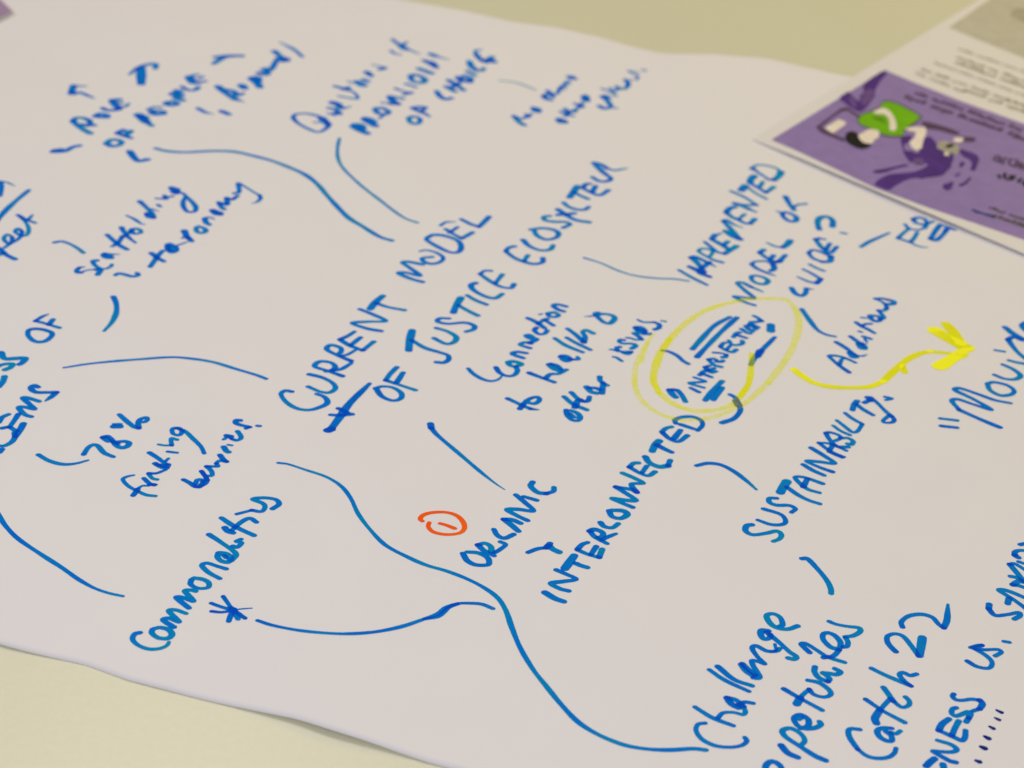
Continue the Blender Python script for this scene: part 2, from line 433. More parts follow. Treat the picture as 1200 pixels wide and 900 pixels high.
word("funding", T(90,470,7.5), "w.9 u.6:500,652 440,665 405,690 450,745 530,790 610,825 690,835;w1:495,830 520,800 535,775;w.7:540,765 580,745 630,745;w.9:590,680 640,725 690,735;w.9:630,640 665,680 705,690;w1:640,735 680,740;w.8:630,635 700,635 780,605;w1.3:690,550 740,580 790,590;w1.2:710,560 790,575 800,560;w1:640,455 710,500 790,560;w.7:780,530 805,505;w.75:800,445 880,455;w.75:720,382 770,390 835,390;w.9:835,390 830,330 880,340;w.9:835,260 850,240 900,240 925,270 900,300 850,290 835,260;w.95:880,240 950,265 1020,330 1090,400 1120,460", w=1.02)
word("barriers", T(205,480,9), "w.95:90,740 150,770 220,815 290,800 335,765 330,720 280,650;w.9:280,650 320,700 345,745;w.9:215,785 235,745 280,740 300,760;w.95:300,760 260,815 225,812;w1:335,600 385,650 390,695 345,700;w.95:335,600 380,600 420,600 455,598 435,570;w.95:435,570 470,540 540,550;w1:475,480 510,525 545,550;w1.25:515,395 545,440 565,448;w.6:560,372 600,378;w.8:515,315 560,290 600,310;w1.2:545,275 590,285;w.95:600,310 650,325 695,305 690,270 660,230;w1:690,115 645,115 645,145 700,165 790,185;w.8:790,185 750,200;w.9:870,172 895,174", w=1.02)
line("blue curved line running off the left edge", PX, "w1.05 t.5:-12,585 -1,605 7.5,617.5 22,632 47,649 72,665 92,679 110,689 127,695 144,698.7")
word("Commonality", T(120,540), "w1.15 t.5:176,806 152,812 142,838 170,866 220,883 270,880 302,866 312,850;w1.2:236,790 232,808 262,830 305,833 326,815 310,792 270,782 240,788;w1.15:335,780 285,747 310,738 360,755 312,705 345,700 392,716;w1.15:405,690 347,642 372,640 427,658 387,612 410,606 438,612;w1.15:418,557 414,580 450,598 495,594 498,572 470,556 430,550;w1.15:550,552 500,525 467,492 490,480 540,495 580,507;w1.3:545,432 540,452 558,470 590,475 600,455 580,437 552,432;w1:570,445 580,455;w1.2:500,346 560,385 625,435 605,468;w1.1:650,368 628,378 652,385 632,405 612,400;w1.3:574,314 588,330 612,338;w1.25:558,268 620,308 710,350;w1.2:608,325 650,288 690,270 722,288;w.9:630,250 700,232;w1.1:700,232 745,238 762,218 752,200 707,180 760,174 812,182 828,203 798,225")
ink("asterisk", "blue hand-drawn star at the foot of Commonality", T(120,540), "w.95:510,668 560,686 618,702;w.9:512,706 560,710 612,702;w.45 t.5:612,702 650,695 702,691;w.95:566,636 600,685 636,742;w1:618,695 603,722 592,752;w.9:618,702 668,738;w1:605,690 622,705", dens=1.25)
line("blue line curving right from the star", T(300,675), "w1 u.3:7,209 80,232 200,255 330,268 440,271 560,262 680,238 780,205 850,178 890,148 945,130 1000,128 1060,133 1110,153;w.9:790,202 850,192 880,172 905,148 945,132")
line("long blue S-shaped line running down to the word Challenge", PX, "w1.05 u.4:326,542.5 337.5,544 357.5,550.5 382.5,559 400,570 411,584 420,602.5 434,621 452,639 478,653 500,662.5 522.5,669 545,677.5 565,687.5 582.5,700 592.5,715 600,736 610,760 625,785 640,804 657,825 675,844 692,856 712,866 735,874 760,878 785,879 812,877.5 827,879")
# --- centre
word("CURRENT", T(300,400), "w1.1:167,236 137,232 117,248 142,285 190,314 250,322 308,306 335,287 322,262 285,247;w1.1:250,155 310,170 358,195 372,220 345,240 300,236 245,213;w1.15:405,163 340,140 276,118 300,95 350,100 372,120 352,138 330,140;w1 t.3:355,138 400,130 448,102;w1.15:445,92 380,65 332,38 350,18 395,30 398,50 378,62;w.9:400,68 430,62 465,42;w1.15:393,-8 440,20 500,43;w1.1:500,43 552,2;w1:393,-8 430,-25 462,-45;w1:442,20 490,-18;w1.1:585,-48 520,-60 452,-85 530,-92 608,-95 550,-125 487,-150;w1.5:535,-152 560,-183 594,-212;w1.1:565,-178 620,-160 695,-146")
word("MODEL", T(300,200), "w1.15:780,522 720,505 670,481 700,478 768,492 720,455 688,432 710,427 780,440;w1 u.6:768,378 800,373 850,387 878,410 860,430 820,437 785,425 782,410 825,405;w1.15:800,325 830,345 900,380 945,383 962,360 945,328 880,305 830,302 800,317;w1.05:890,275 930,300 965,318;w1.05:965,318 1015,290;w.8 t:865,258 890,242 935,240;w.8:905,292 945,265;w1.1 :962,228 1005,250 1045,264;w1.2:1045,264 1070,240 1093,216")
line("thick blue underline crossed twice below the first word of the title", T(300,400), "w1.9:338,418 352,412;w1.7 t.55:348,415 390,360 440,290 533,198;w1.2:350,345 390,347 450,342;w1.2:387,315 430,335", dens=1.2)
word("OF", T(300,400), "w1.1:607,183 630,152 660,122;w1.1:608,183 680,207 747,229;w1.1:660,192 690,147;w1.1:562,220 590,258 640,278 678,268 680,242 640,217 590,212 560,222")
word("JUSTICE", T(300,200), "w1.6:716,842 720,800 732,750;w1.15:730,795 790,830 860,852 898,865 903,885 880,900 845,898;w1.1:845,738 900,755 938,780 928,804 890,812 835,786;w1.05:905,693 862,693 852,708 900,718 980,713 1023,728 1018,745 985,755;w1.5:925,665 940,630 960,597;w1.1:950,632 990,655 1040,680;w1.1:990,585 1030,608 1080,628;w1.15:1030,527 1008,537 1020,560 1070,588 1120,598 1155,578;w1.1:1050,485 1100,520 1150,545 1195,550 1210,532;w.9:1050,485 1072,470 1102,470;w1:1120,530 1155,487")
word("ECOSYSTEM", T(600,200), "w1.1:-30,378 10,408 50,425 100,438 142,430 145,410;w1.1:-30,378 -15,362 12,355;w1:55,425 75,397;w1.1:52,325 80,353 130,373 178,370 193,350;w1.15:102,277 118,305 160,323 205,315 218,295 195,278 140,270 90,277;w1.1:176,213 150,217 156,233 200,240 250,241 272,252 240,268;w1.3:215,182 260,212 300,232 360,242;w1.3:215,208 250,205 290,200;w1.1:242,150 262,168 300,182 340,183 360,170;w1.5:270,125 290,97 308,74;w1.1:292,102 320,117 355,132;w1.1:332,82 370,102 412,115 452,92;w1:332,82 346,64 365,62;w1:375,102 392,72")
word("M", T(680,180,12), "w1.15:168,332 260,385 370,390 430,350 330,270 190,135 280,150 380,212;w.9 t1.2:380,212 480,235 580,222 670,203")
line("thin grey-blue line between ECOSYSTEM and IMPLEMENTED", T(600,200), "w.6:338,409 420,435 500,470 580,493 680,505 760,508 828,518", dens=.65)
line("straight blue line running down to the word organic", T(300,400), "w1.3:818,387 822,408;w1 t1.2:820,405 850,440 950,525 1050,610 1120,665 1165,695")
ink("circled_number", "orange-red number 1 in a hand-drawn circle", T(300,400), "w.95:780,843 770,833 782,816 820,804 880,801 930,812 962,835 978,868 965,893 930,904 880,905 830,893 808,870 812,850;w1:863,854 892,862 930,877", mat=M_RED)
word("Connection", T(530,330,6), "w1 t1:112,612 150,650 210,685 270,700 320,690 352,662;w1.1:308,605 332,640 380,663 430,660 458,630 448,600;w1.25:392,570 405,588 440,597 482,585 478,575 430,562 397,566;w1.1:498,538 425,510 455,495 520,503;w1.1:545,468 478,445 510,428 550,435;w1.15:545,432 592,405 545,400 518,382 545,376 575,400;w1.1:592,325 578,345 610,370 650,365 668,345;w1.15:532,258 590,285 650,328;w1:600,300 640,272 670,262;w1:650,270 710,308;w.6:612,232 630,228;w1.1:672,225 682,243 720,250 748,237 718,218 682,222;w1.1:782,210 740,195 712,172 740,161 800,175", cell=.00025)
word("to", T(600,370,6), "w1.2:-30,583 60,625 130,655;w.9 t:130,655 190,662;w1.1:55,655 90,612 130,582 178,572 193,593 160,618 112,610 100,597")
word("health", T(600,370,6), "w1.25:122,403 200,433 295,467;w1.1:235,440 270,412 330,408 383,380;w1.7:265,345 295,372 330,385;w1.2:275,340 315,350 345,375;w1.7:345,290 375,315 400,310;w1.2:350,283 385,285 415,308;w1 t.4:415,308 465,306 460,290;w1.15:302,160 380,210 495,257;w1.1:385,155 450,192 550,240;w1.2:392,93 450,135 505,188;w1.2:505,188 515,150 498,118 522,102 570,124")
word("&", T(530,330,6), "w.6 u:930,246 970,244 1010,240;w1.1:1010,240 1060,228 1120,237 1142,260 1110,293 1070,288 1035,262 1005,228 1025,220")
word("other", T(600,370,6), "w1.2:382,665 388,700 422,733 465,737 480,713 458,685 412,667;w.9:410,690 440,715;w1.2:367,570 430,622 525,662;w1.2:417,540 460,582 500,602;w1.3:442,645 462,598;w1.1:480,590 505,603 535,598 545,570;w1.5:525,502 555,535 595,545;w1.2:545,507 590,510 615,520;w1.2:617,430 622,460 668,490;w1.2:632,545 638,500 640,470")
word("issues", T(710,360,11.25), "w.9 u.5:95,655 140,665 210,712;w.8 u.5:55,560 100,562 150,580;w1:185,525 145,535 160,570 220,590 290,590 330,590;w1:330,595 290,620 235,605;w1:235,435 190,430 180,460 230,480 310,480 375,490 390,515 340,545;w.8:280,405 330,410 390,430 470,428;w1:470,425 430,385 370,345;w1.3:390,275 440,330 500,350;w1.3:400,265 470,270 515,310;w1.2:430,300 500,310 520,340;w.7:510,355 570,360 590,345;w.8 u.4:420,165 480,195 560,200 640,200;w1:640,200 700,225 700,270 645,295;w.7:735,180 785,190", cell=.00025)
word("organic", T(500,540), "w1.2:170,435 190,468 230,488 285,488 293,470 280,450 240,432 190,428;w1.3:315,445 270,422 240,395;w1.2:240,395 272,387 300,402 303,428;w1.1:320,430 345,415 370,393 345,380;w1.25:315,322 332,350 365,363 408,345;w1.35:430,330 395,300 362,275;w1.25:362,275 400,277 440,293;w1.2:472,280 425,258 378,230 430,228 500,235 460,195 418,160;w1.1:455,168 515,185;w1.3:497,100 488,120 520,148 560,154;w1.2:560,154 593,143 597,125")
ink("pen_arrow", "small blue hooked arrow between organic and INTERCONNECTED", T(500,540), "w1:475,430 520,413 560,408;w1.3:560,408 578,388;w1.6:575,400 592,415 620,428")
word("INTERCONNECTED", T(500,540), "w1.5:555,618 600,645 642,660;w1.25:665,610 625,600 583,575 640,566 700,555 650,530 608,512;w1.7:648,505 670,475 692,445;w1.4:700,482 725,492 752,500;w1.25:707,418 760,440 808,453;w1.3:808,453 823,415;w1.2:707,415 730,392 755,383;w1.1:770,440 795,402;w1.2:845,388 790,358 765,330;w1.4:765,330 788,322 822,335 826,352 805,360;w1 t.4:820,372 850,357 888,342;w1.3:815,290 832,308 870,314 898,295;w1.3:855,235 870,262 910,270 940,252 920,235 870,232;w1.25:965,218 920,200 870,177 930,185 980,185 930,150 887,123;w1.2:887,123 960,135 985,148;w1.2:985,148 960,110 1015,105 970,80 918,58;w1.2:950,30 1000,58 1040,70 1070,52;w1.2:950,30 970,12 992,10;w1.1:1010,55 1032,25;w1.5:1025,-18 1045,10 1090,28 1130,24;w1.1:1130,24 1142,-2")
word("TED", T(600,400), "w1.7:657,515 672,485 690,467;w1.35:680,487 715,505 748,520;w1.2:707,430 740,458 780,470 822,442;w1.15:702,425 722,408 748,401;w1.3:760,455 790,417;w1.1:768,385 765,368 800,355 850,355 887,372 892,395 870,418;w1.1:790,390 850,410")
# --- upper middle (far out of focus)
word("Questions", T(330,40,Z8), "w.85:105,780 150,830 250,885 340,915 410,885 440,840 390,790 320,760 220,742 130,750 105,780;w1.6:375,785 405,820 435,845;w.5:300,825 350,825;w.6:430,740 500,760;w1.4:490,745 535,740;w1.1:440,690 500,705 545,745;w1.7:480,640 520,655 555,690;w.6 t:575,700 650,672;w.7:535,580 620,595 690,605 712,590 680,550 620,515;w1:500,487 560,505 620,525;w1.2:580,515 620,500;w.5:620,440 660,455;w1.8:705,445 735,465 760,478;w1.3:765,425 800,440;w1.5:795,355 835,390;w.6:850,288 960,310;w1.1:920,330 960,318", w=1.1)
word("of", T(330,40,Z8), "w.8:1020,155 1060,185 1110,190;w.9:1035,50 1090,95;w1.9:1105,95 1140,130 1160,140;w.8:1120,110 1170,75;w.7 t:1160,135 1210,155 1295,190")
word("PROVISIONS", T(400,40,6), "w1.5:85,650 130,675 180,698;w1.5:95,635 135,640 148,665;w1.4:160,600 200,625 240,645;w1.5:170,593 205,600 230,620;w1:235,530 262,558 310,563 333,547 290,522 245,522;w.6:268,592 300,570;w.6:285,482 335,488;w1.3:342,440 362,470 395,492;w1.3:350,490 395,490;w.9:360,440 430,455;w.7:380,383 430,400 490,415;w.9:440,425 490,412;w.8:455,350 490,362 525,375;w1.1:487,300 502,330 560,343 588,325 568,302 522,287 490,292;w1.3:545,243 590,260 632,275;w1.2:582,185 630,210 670,235;w1.1:595,190 640,200 660,225;w1.4:632,142 662,155;w.6 t:668,158 760,180", w=1.2)
word("OF", T(400,40,6), "w1.2:472,590 484,618 520,632 552,618 548,592 510,580 478,588;w1.2:502,520 560,550 590,560;w.7:590,562 620,580;w1.1:505,518 550,512 590,515;w1.1:560,545 588,522")
word("CHOICE", T(400,40,6), "w1.1:670,402 692,435 730,458 772,450;w1.2:740,370 800,405;w1.1:755,325 820,365 860,395;w1.2:780,375 822,345;w1.5:825,305 850,330;w1.5:845,325 900,335;w1.4:905,335 905,312 870,295;w1:885,260 940,290;w1.4:900,192 915,228 950,255;w.9:950,258 990,257 1000,240;w.7:980,112 945,115 945,140;w1.2:950,145 980,180 1020,200;w1.7:1000,185 1045,185 1070,195;w1.3:1030,188 1058,162", w=1.15)
line("faint short line between CHOICE and the small note", T(590,70,6.667), "w.42:-30,163 60,172 150,195 250,236", dens=.45)
word("Are there", T(590,70,6.667), "w1.1:80,440 120,485 155,508;w.5:155,508 178,518;w.8:88,442 135,462 185,445 215,425;w.9:175,428 200,448;w1.2:232,375 243,400 272,408;w.9:240,378 262,380 284,396;w1.2:315,285 340,308 368,315;w1:345,242 372,268 386,292;w1:312,292 335,270 362,266;w.8:385,266 420,266 440,228 470,235;w.9:440,226 470,200 490,214;w.8:475,192 500,170 512,186;w1.2:512,130 525,148 552,150;w.6:540,128 570,155", w=1.05)
word("other", T(590,70,6.667), "w1.3:432,465 445,488 482,490;w.9:445,462 490,482;w.8:445,405 490,430 545,440;w1:480,385 512,418;w1:488,440 520,402 552,408 565,386;w.7:555,340 600,372;w1.1:590,375 622,368;w.9:590,360 615,340;w1.3:626,290 636,320 658,322;w1.1:658,320 652,290 638,280", w=1.05)
word("options.", T(590,70,6.667), "w1.2:752,362 785,382 835,374;w.8:835,374 885,380;w1.4:777,287 812,322 838,358;w1:770,292 800,280 832,302;w.8:770,227 830,250 880,283;w.9:832,222 870,250;w.7:880,206 892,240;w1:900,215 920,230 952,224 975,200;w1.1:975,200 966,165 952,156;w.65:975,87 1010,108 1050,130;w.65:1050,130 1042,155 1000,155;w.55:990,96 1020,90 1058,106;w.8:1090,80 1106,85", dens=.9)
# --- right
word("IMPLEMENTED", T(780,180,Z8), "w.85:128,1090 250,1160 384,1226;w1:409,1015 310,1105 410,1150;w.9:409,1151 309,1106 224,1058;w1:224,1058 300,1085 360,1108;w1.1:360,1108 300,1025 240,972;w1:240,972 275,965 380,1012;w.7 t:380,1012 470,1060;w.8:530,1017 440,990 320,925 310,905 342,888 405,895 440,920 412,958 385,960;w.8:365,825 420,870 485,920 550,935;w1.2:550,935 600,905 660,865;w1.2:430,800 540,860 580,890;w1.2:430,800 460,762;w.7:460,762 512,747;w1.1:540,855 580,822;w1.4:695,800 620,770 560,725;w1.1:690,795 605,700 540,632;w.8 t:540,632 570,622 640,665 720,693;w1.1:565,550 620,593 680,618;w.8:680,618 740,650 790,655;w1.1:790,655 832,612;w1.1:565,550 600,512 648,498;w.8:682,612 738,567;w1.1:640,468 720,492 780,520;w.7:780,520 840,545;w.9:640,462 740,480 850,480;w.8:850,480 740,410 612,352;w1.7:708,342 742,300;w.7:770,320 840,370 940,423;w.9:785,275 850,310 935,365;w1:935,365 1010,312;w1.5:788,268 800,235 828,210;w.9:882,308 908,264;w1.2:808,140 825,150;w.7:825,150 900,200 960,240;w.9:960,240 1010,248;w1.3:1010,248 1058,210 1078,172;w.7:1078,172 1030,137 940,112 860,107 805,130", cell=.0003, dens=.85, w=1.1)
word("MODEL", T(800,280,Z8), "w1:670,620 580,590 482,540 560,545 665,553 580,480 512,415 560,410 640,450;w.8 t.8:640,450 750,495;w1:642,350 645,380 690,413 760,423 797,397 770,367 700,345 645,347;w.7 u:870,347 790,320;w1:790,320 690,275 642,235;w.8:642,235 680,212 780,210 845,240;w1.2:845,240 855,278 820,300;w1.1:718,130 790,180 880,218 960,152;w1.3:720,128 755,103;w1.2:815,195 848,155;w1.3:860,215 905,210;w.8 u.6:785,35 860,68 935,80;w1.5:935,80 978,50 1003,17", dens=.9)
word("OR", T(900,200), "w.6:42,190 65,198;w1.1:68,198 90,196 130,215 130,235 102,237 75,220 66,202;w1.2:82,122 100,155 122,185;w.8:118,172 140,160 178,156")
word("GUIDE?", T(900,200), "w1.1:110,550 127,575 155,587 175,575 180,553;w.6 t:182,553 215,557;w.8 u.6:138,498 190,520 228,528;w1.1:228,528 248,508;w.8:248,508 200,480 165,463;w.8:195,440 230,458 262,470;w.9:190,385 210,410 255,428;w1.3:255,428 290,425 295,402;w.9:295,402 250,382 210,372 188,388;w1.1:222,322 250,358 290,385 323,357;w1.2:222,322 240,318;w.7:240,318 266,322;w1.1:272,370 290,342;w1.3:240,275 232,242 246,220 280,217 303,235 302,262;w.9:345,292 364,295")
line("short blue dash left of the half hidden word", T(900,200), "w1 t.7:436,357 480,331 568,292")
word("FQU", T(1030,240,12), "w1.15:265,475 340,495 430,525;w.8 t:430,525 520,570 600,595 690,598;w1.1:275,465 330,410 410,345;w.9:365,275 420,330 520,355 600,345;w1:540,390 500,460 450,520;w1.3:480,200 520,255 620,280;w1.2:480,200 560,180 650,210 670,270 640,330;w1:690,265 760,235;w1.3:860,280 780,390 725,480;w1.3:725,480 800,500 880,440 940,370;w1.3:940,370 970,330 1060,350;w1:900,290 1000,320", w=0.86)
line("short blue line above the word Additions", T(900,200), "w1.1 t.5:158,650 190,695 230,745 270,768 315,778")
word("Additions", T(965,340,9), "w.85:270,868 160,790 60,700 85,690 170,700 260,730 335,765;w.75:170,785 190,735 215,720;w.9:135,550 220,600 300,660 345,690;w.6 t:345,690 410,695 460,680;w1.3:280,665 310,705 345,705;w.9:285,490 340,530 400,575;w1.35:375,570 400,610 430,615;w1:400,560 440,600;w.55 t:430,570 465,565;w.6:375,435 400,442;w.8:420,490 455,500 495,515;w.6:435,515 455,545;w.85:345,342 400,380 470,415 535,452;w.7:400,385 440,360 500,355;w.6:400,290 445,295;w.95:490,275 510,310 560,330 600,315 580,280 530,270 495,268;w.9:580,215 610,250 635,290 600,310;w.9:590,215 640,215 670,190;w.8:670,190 650,150 600,115 545,92;w.8:545,92 620,90 690,105;w1.1:690,105 740,120 735,145 680,150", cell=.00027, w=1.12)
word("INTERSECTION", T(770,360,Z8), "w1.1:315,755 390,793;w1.1:435,752 305,712 380,702 450,692 350,657;w1.4:398,635 430,605 462,590;w1.2:425,622 505,653;w1.3:450,562 500,608 550,600;w1.1:450,560 485,548;w1.3:490,590 530,572;w1.3:480,490 530,540 595,558;w1.2:485,488 530,482 560,500;w1.3:555,510 600,510 615,500;w.9:530,425 600,430 648,445;w1.2:648,445 638,465 612,468;w1.2:590,372 640,400 700,420 740,397;w1.1:590,370 618,337 640,332;w1:650,397 680,362;w1.15:670,312 700,350 760,353 798,338 795,315;w1.3:712,280 742,245 768,237;w1.1:748,262 830,287;w1.2:788,205 840,240 868,245;w1.4:830,178 855,205 890,225;w1.4:860,165 900,185 920,205;w1.2:945,190 872,145 925,138 978,130;w1.2:978,130 940,100 905,82", cell=.00025, w=0.88)
line("pair of blue lines above INTERSECTION inside the yellow ring", T(770,360,Z8), "w1.2:330,392 430,280 540,170 680,93;w1.2:373,465 500,330 620,210 745,98")
line("blue arc starting on the left of the yellow ring", T(770,360,Z8), "w1 u.5:50,405 110,415 190,455 240,500 290,530")
ink("quotation_mark", "pair of short blue strokes before INTERSECTION", T(770,360,Z8), "w1.4:118,775 140,810 172,840;w1:118,773 155,770;w1.3:190,777 230,820 265,882")
line("pair of short blue strokes below INTERSECTION", T(770,360,Z8), "w1.2:450,870 520,780 608,692;w1.3:525,865 560,815 605,752")
line("small blue dash right of INTERSECTION", T(770,360,Z8), "w1.9:1062,168 1062,222")
line("blue line meeting the yellow stroke at the right inside the ring", T(770,360,Z8), "w1.2 u.5:1100,280 1030,350 960,420 900,490 875,540;w1.8:965,410 935,460")
line("blue arc crossing the foot of the yellow ring", T(600,400), "w1.2:1022,250 1047,265 1060,295 1070,325 1040,362 985,382;w1.5:1050,280 1062,300")
line("blue arc above the word SUSTAINABILITY", T(600,400), "w1.15 t.7:865,583 920,572 980,580 1040,610 1100,655 1145,695")
line("blue arc between SUSTAINABILITY and Catch 22", T(850,540), "w1.15:360,459 385,460 430,505 475,560 494,600 496,622")
word("SUSTAINABILITY.", T(850,540), "w1.15:125,300 100,305 96,330 130,347 190,340 240,330 262,345 255,365 225,378;w1.05:152,278 210,298 260,300 283,285 260,252 180,226;w1.1:240,176 207,176 207,195 240,208 300,210 328,225 310,242;w2:258,148 270,125 288,98;w1.1:290,125 340,160 390,185 442,202;w1.1:440,150 380,130 327,80 370,78 455,107;w1.3:365,122 385,85;w1.1:365,18 410,45 462,68;w1.15:502,52 440,30 382,2 440,5 512,12 460,-25 402,-60", cell=.00025)
word("ABILITY.", T(930,450,8.185), "w.95:465,705 400,680 335,650;w.95:480,700 360,650 240,565;w.9:240,565 330,570 420,600 505,640;w.95:340,645 380,580;w1.1:310,475 350,540 420,600 520,605;w1:310,470 350,465 430,490 450,520 400,545;w1:450,520 520,520 570,550 555,580 520,575;w.9:380,400 450,450 540,490;w.95:415,350 480,400 560,460 610,455 660,385;w.9:495,280 560,330 650,380;w1.3:565,250 580,200 610,165;w1:605,195 660,240 760,298;w1.2:680,180 720,160 740,150;w1.2:710,130 740,160;w1:740,130 800,180 880,260 940,310;w.95:940,310 965,345 940,370 870,370 860,350 920,300;w.9 :880,125 940,140 885,155", cell=.00025)
ink("quotation_mark", "pair of short blue strokes before the cut off word Movin", T(900,400), "w1:808,362 885,371;w1:812,397 885,405")
word("Movin", T(900,400), "w1.25:1085,403 1000,368 897,322;w1.1:897,322 862,280 890,272 960,295 1045,320 960,270 878,230 898,220 990,250 1060,275 1135,290;w1.1:1028,200 1042,230 1090,254 1140,249 1153,230 1120,206 1060,192 1030,198;w1.1:1062,158 1110,176 1160,178 1183,160 1150,132 1102,110;w1.1:1130,90 1160,98 1205,106;w.9:1065,42 1105,48;w1.2:1125,-8 1148,25 1180,60 1240,105;w1.6:1112,-65 1150,-35 1195,-10;w1.3:1125,-8 1150,-20 1190,-5;w1.2:1215,-90 1190,-75 1200,-55 1225,-40")
# --- lower right
word("Challenge", T(600,675), "w1:905,690 872,696 863,725 890,765 950,795 1020,803 1075,795 1100,775 1092,758;w1.2:858,615 940,665 1037,702;w1.05:965,665 990,642 1040,640 1082,650 1094,635 1080,612;w1.4:1008,572 1028,600 1060,618;w1.3:1015,572 1050,582 1085,612;w1.05:1060,605 1090,592 1130,597;w1.15:925,440 1000,490 1110,541;w1.25:965,425 1040,485 1125,515;w1.35:1072,415 1095,445 1130,468;w1.2:1080,412 1110,440 1140,465;w1.1:1130,478 1155,480 1162,470 1130,420 1125,398 1150,400 1185,412 1150,378 1126,340 1145,328 1195,352 1240,352 1255,340;w1.3:1200,258 1170,256 1166,275 1180,295 1205,292 1212,275;w1.25:1195,265 1250,310 1300,355 1332,378 1322,390 1295,385;w.7:1232,320 1237,350 1215,355", cell=.00024)
word("e", T(840,700,6), "w1.25:430,210 462,192 445,142 400,117 357,122 352,145 382,190 430,216 500,224 568,202", cell=.00024)
word("perpetuates", T(880,760,6), "w1.3:100,880 105,825 135,797 170,800 205,825 225,870;w1.4:212,682 260,735 328,766;w1.25:525,788 450,755 340,685 242,620 222,577 280,562 350,600 378,648 350,682;w1.2:350,562 400,545 402,500 352,467 312,477 302,502 332,545 380,563 450,558 492,535 482,515;w1:355,490 340,500;w1.15:232,285 330,342 500,434;w1.6:322,390 345,350;w1.1:345,350 365,325 410,287;w1.1:410,287 440,322 510,342 560,325 548,290 480,242 400,224;w1.3:450,130 447,165 480,208 540,232;w1.2:540,232 553,212 520,182 505,172 550,176 600,183 628,165 590,142;w1.1:412,28 355,-28 385,-34 460,10 540,60 658,98;w1.3:512,64 580,52 620,10;w1.2:618,12 630,-40 590,-90 540,-110 507,-98 510,-60 560,-10 615,5;w1.1:650,-10 675,-15 682,-45 665,-75;w1.05:550,-190 600,-170 680,-155 758,-145 768,-120 720,-90 662,-82", cell=.00024)
word("Catch 22", T(880,760,6), "w1.2:765,570 702,565 684,590 702,640 752,710;w1.1:752,710 820,758 900,773 970,763 1008,735 1020,702;w1.3:990,562 925,560 888,580 905,620 950,648 990,648 985,612 950,585;w1:985,590 1020,600 1050,580;w1.15:807,358 930,440 1080,520;w1.5:882,525 872,490 905,435;w1.1:905,435 940,395 982,352;w1.3:932,275 960,312 1000,370;w1.1:1000,370 1060,413 1108,400 1113,370 1087,342;w1.15:847,140 950,190 1125,264;w1.1:1125,264 1080,230 1045,187 1070,170 1120,190 1165,180;w1.15:1018,22 985,-10 960,-45 960,-85 1010,-103 1070,-85 1130,-15 1178,55;w1.9:1185,50 1195,-10 1205,-75;w1.1:1066,-150 1058,-188 1110,-228 1200,-240 1275,-218 1320,-170 1355,-145;w1.2 t.8:1355,-145 1378,-200 1385,-310", cell=.00024)
word("NESS", T(1080,810,10), "w1.15:400,835 330,818 220,758 132,705 230,710 360,713 412,680 340,625 185,577;w1.2:200,460 300,505 400,550 470,578 508,540 515,462;w1.3:200,460 242,385 320,327;w1.25:355,520 390,435 435,352;w1.15:405,195 362,210 352,260 400,292 470,272 540,245 572,262 552,315;w1.4:552,315 522,360;w1.1:377,35 362,60 400,100 480,108 580,95 680,107;w1.3:680,107 712,150 680,208;w1.1:680,208 600,233;w1.4:55,878 100,832 152,792;w1.5:250,860 258,900 250,960", cell=.00024)
ink("dotted_line", "row of small dark blue dashes at the lower right corner", T(1080,810,10), "w1 u.8:878,222 935,250;w.95 u.8:858,312 908,336;w1.25 u.8:797,415 840,438;w1.55 u.8:740,530 785,555;w1.6 u.8:694,650 738,670;w1.7 u.8:638,814 676,828", mat=M_NAVY, cell=.00024, dens=.6)
word("vs.", T(900,675), "w1.1:935,400 980,425 1035,432 1050,405 1020,372 960,337;w1:950,336 985,325 1003,325;w1:1003,325 968,340 1010,346 1078,345 1093,358 1065,375;w1.1:1106,307 1130,311", cell=.00024)
word("SAM", T(1050,600,Z8), "w1.4:870,863 865,905;w1.15:865,905 925,965 1040,958 1145,940 1155,970 1105,1000;w1.2:1230,915 1100,820 965,735 1000,727 1080,750 1200,800;w1.5:1042,855 1055,810;w1.3:1230,715 1150,690 1092,680;w1.5:1092,680 1140,650 1200,655;w1.2:1200,655 1120,612 1070,602;w1.3:1200,650 1130,570 1062,490;w1.1:1062,490 1110,485 1220,550;w1:1145,465 1220,490;w1.4:1140,425 1110,405;w1.15:1110,405 1110,375 1150,360 1230,362;w1.1:1160,305 1230,290", cell=.00024)

